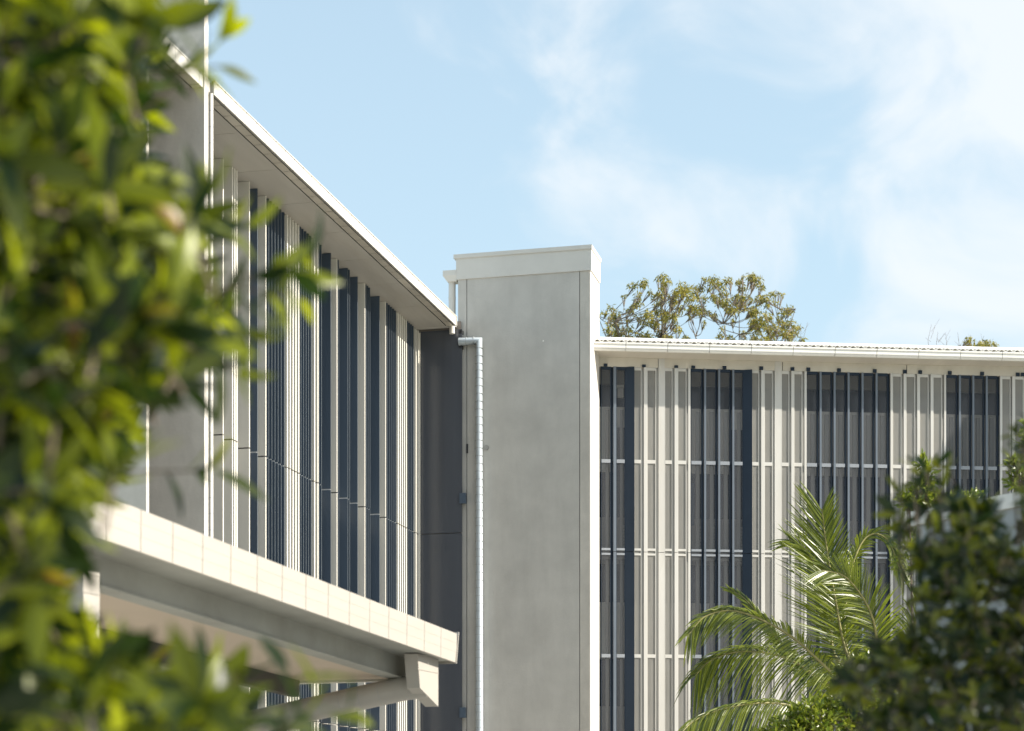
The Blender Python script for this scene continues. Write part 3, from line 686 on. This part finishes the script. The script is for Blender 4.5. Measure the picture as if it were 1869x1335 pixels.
leafbush('sunlit yellow-green shrub top poking above the dark shrub before the screens', o_, [(1680, 905, 14, 26, 20, 0.30), (1690, 870, 9, 16, 20, 0.12), (1660, 925, 18, 12, 20, 0.2), (1702, 918, 14, 12, 20, 0.18), (1685, 850, 5, 10, 20, 0.05), (1765, 916, 24, 8, 20.2, 0.14), (1690, 1010, 60, 60, 20.4, 0.8), (1760, 1100, 80, 90, 20.6, 1)], BR_LEAF, 0.08, 0.034, 170, 6)
o_ = P(1900, 0, 19.5); o_.z = 0
leafbush('bright shrub sprigs against the screens at the right edge of the picture', o_, [(1862, 880, 16, 26, 19, 0.3), (1850, 850, 7, 14, 19, 0.08), (1885, 830, 24, 60, 19.2, 0.7), (1920, 900, 50, 120, 19.5, 1.2)], BR_LEAF, 0.08, 0.03, 170, 8)
# ------------------------------------------------------------------ palm
def catm(pts, n):
    out = []; q = [pts[0]*2-pts[1]]+pts+[pts[-1]*2-pts[-2]]
    for i in range(1, len(q)-2):
        for k in range(n):
            t = k/n; a, b_, c, d = q[i-1], q[i], q[i+1], q[i+2]
            out.append(0.5*((2*b_)+(c-a)*t+(2*a-5*b_+4*c-d)*t*t+(3*b_-a-3*c+d)*t**3))
    out.append(pts[-1]); return out
PY = 27.0; porg = P(1610, 0, PY); porg.z = 0
pl = thing('palm_tree', 'feather palm with arching fronds in front of the right wing screens', 'palm', porg)
r2 = random.Random(9)
RACH = mat('palm_rachis', (0.24, 0.22, 0.08), 0.5, var=0.2, scale=8)
def frond(ctrl, llen, droop, sideL=1.0, sideR=1.0, fwd=0.9, start=0.25, twist=0.15, n=16, spacing=0.026):
    pts = catm([P(*c)-porg for c in ctrl], n)
    lens = [0]
    for a, c in zip(pts[:-1], pts[1:]): lens.append(lens[-1]+(c-a).length)
    Lt = lens[-1]; rach = MB(); N_ = len(pts)
    rach.tube(pts, [0.022*(1-0.85*i/N_)+0.003 for i in range(N_)], 7)
    ro = rach.build('frond', RACH, pl); lb_ = MB()
    s = start*Lt; j = 0
    while s < Lt:
        while lens[j+1] < s: j += 1
        f = (s-lens[j])/(lens[j+1]-lens[j]); p = pts[j].lerp(pts[j+1], f); t = (pts[j+1]-pts[j]).normalized()
        u = (s/Lt-start)/(1-start)
        view = Vector((0, -1, 0)); side = t.cross(view).normalized()
        for sg, kf in ((1, sideR), (-1, sideL)):
            if kf <= 0: continue
            L = llen*kf*(0.58+0.55*math.sin(math.pi*min(1, 0.18+0.72*u)))*r2.uniform(0.85, 1.1)
            fw = fwd*(0.45+1.5*u)
            d = (t*fw+side*sg*1.0+Vector((0, r2.uniform(-0.5, 0.1)-twist, 0))+rv(r2)*0.09).normalized()
            nr = (view+Vector((0.3*sg, 0, 0.5))+rv(r2)*0.3).normalized(); W = 0.024*r2.uniform(0.8, 1.2)
            sd = d.cross(nr).normalized(); dr = droop*r2.uniform(0.7, 1.3); P4 = []
            for i, (tt, w) in enumerate(((0, 0.5), (0.25, 1), (0.55, 0.9), (0.82, 0.5), (1, 0.05))):
                c = p+d*(L*tt)+Vector((0, 0, -dr*L*tt*tt)); h = W*0.5*w
                upv = sd.cross(d)
                P4 += [c-sd*h-upv*h*0.5, c, c+sd*h-upv*h*0.5]
            fs = []
            for i in range(4): a = i*3; fs += [(a, a+1, a+4, a+3), (a+1, a+2, a+5, a+4)]
            lb_.poly(P4, fs, False)
        s += spacing*r2.uniform(0.8, 1.2)
    lb_.build('leaflets', PALM, ro)
frond([(1608, 1300, 27), (1548, 1200, 26.9), (1524, 1090, 26.8), (1508, 995, 26.7), (1500, 930, 26.6)], 0.86, 0.10, 1.05, 0.7, 0.95, 0.18, 0.05)
frond([(1606, 1300, 27), (1520, 1230, 26.5), (1440, 1160, 26.2), (1350, 1118, 26.0), (1290, 1125, 25.9), (1256, 1160, 25.8)], 0.44, 0.5, 1.0, 0.75, 1.0, 0.28)
frond([(1606, 1300, 27), (1500, 1250, 27.6), (1430, 1180, 27.9), (1365, 1100, 28.1), (1335, 1078, 28.2)], 0.35, 0.1, 0.8, 0.6, 2.2, 0.35)
frond([(1612, 1300, 27), (1602, 1180, 26.4), (1586, 1112, 26.1), (1544, 1055, 25.8), (1500, 1042, 25.6)], 0.62, 0.2, 0.9, 1.0, 1.1, 0.25)
frond([(1605, 1300, 27), (1545, 1180, 27.2), (1550, 1060, 27.4), (1578, 985, 27.5), (1618, 985, 27.5), (1650, 1060, 27.5)], 0.42, 0.5, 0.8, 0.6, 1.3, 0.3)
frond([(1606, 1305, 27), (1530, 1262, 27.2), (1440, 1205, 27.3), (1360, 1190, 27.3), (1300, 1205, 27.4), (1268, 1235, 27.4)], 0.55, 0.85, 1.0, 0.9, 0.9, 0.25)
frond([(1606, 1310, 27), (1520, 1310, 26.5), (1420, 1285, 26.0), (1330, 1292, 25.7), (1270, 1315, 25.5), (1238, 1345, 25.3)], 0.5, 0.9, 1.0, 0.7, 1.0, 0.25)
frond([(1612, 1300, 27), (1650, 1190, 26.8), (1680, 1120, 26.6), (1730, 1080, 26.4), (1790, 1090, 26.2)], 0.6, 0.4, 1, 1, 1.0, 0.25)
frond([(1606, 1300, 27), (1525, 1200, 27.3), (1515, 1100, 27.4), (1475, 1010, 27.5), (1440, 985, 27.5)], 0.5, 0.25, 1, 1, 1.1, 0.25)
b = MB(); b.tube([(0, 0, 0), (0.03, 0, 1.6), (0, 0, 3.0), (0, 0, 3.35)], [0.13, 0.10, 0.085, 0.05], 14); b.build('trunk', BARK, pl)
# ------------------------------------------------------------------ gum trees behind the right wing
def gum(label, cx, clumps, Y, seed, bare=()):
    rr_ = random.Random(seed); org = P(cx, 0, Y); org.z = 0
    t = thing('gum_tree', label, 'tree', org, group=None); lv, tr_ = MB(), MB()
    sc_ = lambda x, y, dy=0: P(1080+x/4.6725, 480+y/4.6725, Y+dy)-org
    fork = P(cx, 760, Y)-org
    tr_.tube([(0, 0, 0), fork*0.5, fork], [0.28, 0.2, 0.13], 9)
    limbs = []
    for k in range(6):
        x = cx+rr_.uniform(-75, 75)
        e = P(x, 655, Y+rr_.uniform(-1, 1))-org; e2 = P(cx+(x-cx)*1.5, rr_.uniform(560, 600) if len(clumps) > 12 else rr_.uniform(628, 650), Y+rr_.uniform(-1, 1))-org; tr_.tube(catm([fork, e, e2], 5), [0.04-0.0032*i for i in range(11)], 6, False); limbs += [e, e.lerp(e2, 0.5), e2]
    clumps = clumps+[(x+rr_.uniform(-80, 80), y+rr_.uniform(-10, 120), r*0.55) for (x, y, r) in clumps for _ in range(2)]
    for (x, y, r) in clumps:
        c = sc_(x, y, rr_.uniform(-1.2, 1.2))
        base = min([q for q in limbs if q.z < c.z+0.05] or limbs, key=lambda q: (q-c).length+rr_.uniform(0, .5))
        midp = base.lerp(c, 0.55)+Vector((rr_.uniform(-.12, .12), 0, -0.15))
        cv = catm([base, midp, c+Vector((0, 0, -0.1))], 5)
        tr_.tube(cv, [0.014-0.001*i for i in range(len(cv))], 5, False)
        rad = r*1.25/4.6725/F*Y
        for k in range(5):
            q = c+rv(rr_)*rad*0.9; tr_.tube([cv[7], q], [0.012, 0.005], 4, False)
        for i in range(int(80*(r/45)**2)):
            v = rv(rr_)*rad*(rr_.random()**0.5); v.z *= 0.9
            leaf2(lv, c+v, rv(rr_)+Vector((0, 0, -0.8)), rv(rr_), rr_.uniform(0.10, 0.16), 0.04)
    for (x0, y0, x1, y1) in bare:
        a, e = P(x0, y0, Y)-org, P(x1, y1, Y)-org; m_ = a.lerp(e, 0.5)+Vector((rr_.uniform(-.1, .1), 0, 0))
        tr_.tube([a, m_, e], [0.010, 0.007, 0.004], 4, False)
        for k in range(3):
            q = a.lerp(e, rr_.uniform(0.3, 0.8)); tr_.tube([q, q+Vector((rr_.uniform(-.25, .25), 0, rr_.uniform(.1, .4)))], [0.005, 0.003], 4, False)
    lv.build('crown', GUM, t); tr_.build('trunk', BARK, t)
A_ = [(600,110,30),(640,150,38),(350,190,35),(440,170,42),(780,210,52),(740,240,45),(830,290,45),(390,340,38),(560,280,40),(600,230,34),(480,440,48),(560,410,45),(620,470,40),(520,500,45),(330,400,36),(210,430,40),(120,430,30),(200,500,45),(150,560,34),(230,600,45),(320,560,35),(470,620,48),(650,640,42),(800,640,38),(160,375,24),(700,330,36),(690,440,34),(760,380,40),(400,600,30),(330,630,34),(740,560,30),(570,590,36)]
B_ = [(930,210,38),(1040,140,44),(1080,180,50),(1120,250,42),(1170,140,30),(1260,160,32),(1290,210,36),(1360,110,32),(1420,130,38),(1450,190,34),(1240,300,44),(1310,310,46),(1100,330,46),(1190,390,44),(950,300,34),(940,390,38),(1040,440,36),(1390,400,48),(1440,310,46),(1490,300,42),(1550,260,32),(1380,480,48),(1440,500,50),(1500,460,45),(1380,530,40),(1560,560,48),(1600,480,36),(1640,410,42),(1690,390,30),(1700,520,44),(1720,580,42),(1650,600,40),(1540,620,36),(1400,610,45),(1480,650,36),(1180,650,42),(1100,610,32),(1700,640,34),(900,390,34),(880,250,30)]
gum('sparse golden-green gum tree above the roof, nearest the tower', 1200, A_, 55, 31)
gum('broader golden-green gum tree above the roof, right of the other gum tree', 1350, B_, 56, 32, [(1448, 650, 1474, 588), (1440, 640, 1462, 598)])
gum('mostly bare tree with a few leaf tufts over the roof at far right', 1780, [(3215, 640, 24), (3235, 690, 28), (3200, 670, 20), (3330, 700, 44), (3370, 690, 44), (3420, 700, 36), (3290, 720, 30)], 55, 33,
    [(1698, 650, 1700, 592), (1714, 650, 1712, 605), (1722, 650, 1726, 608), (1752, 650, 1748, 606), (1775, 650, 1772, 610), (1790, 650, 1796, 612), (1800, 650, 1795, 620)])
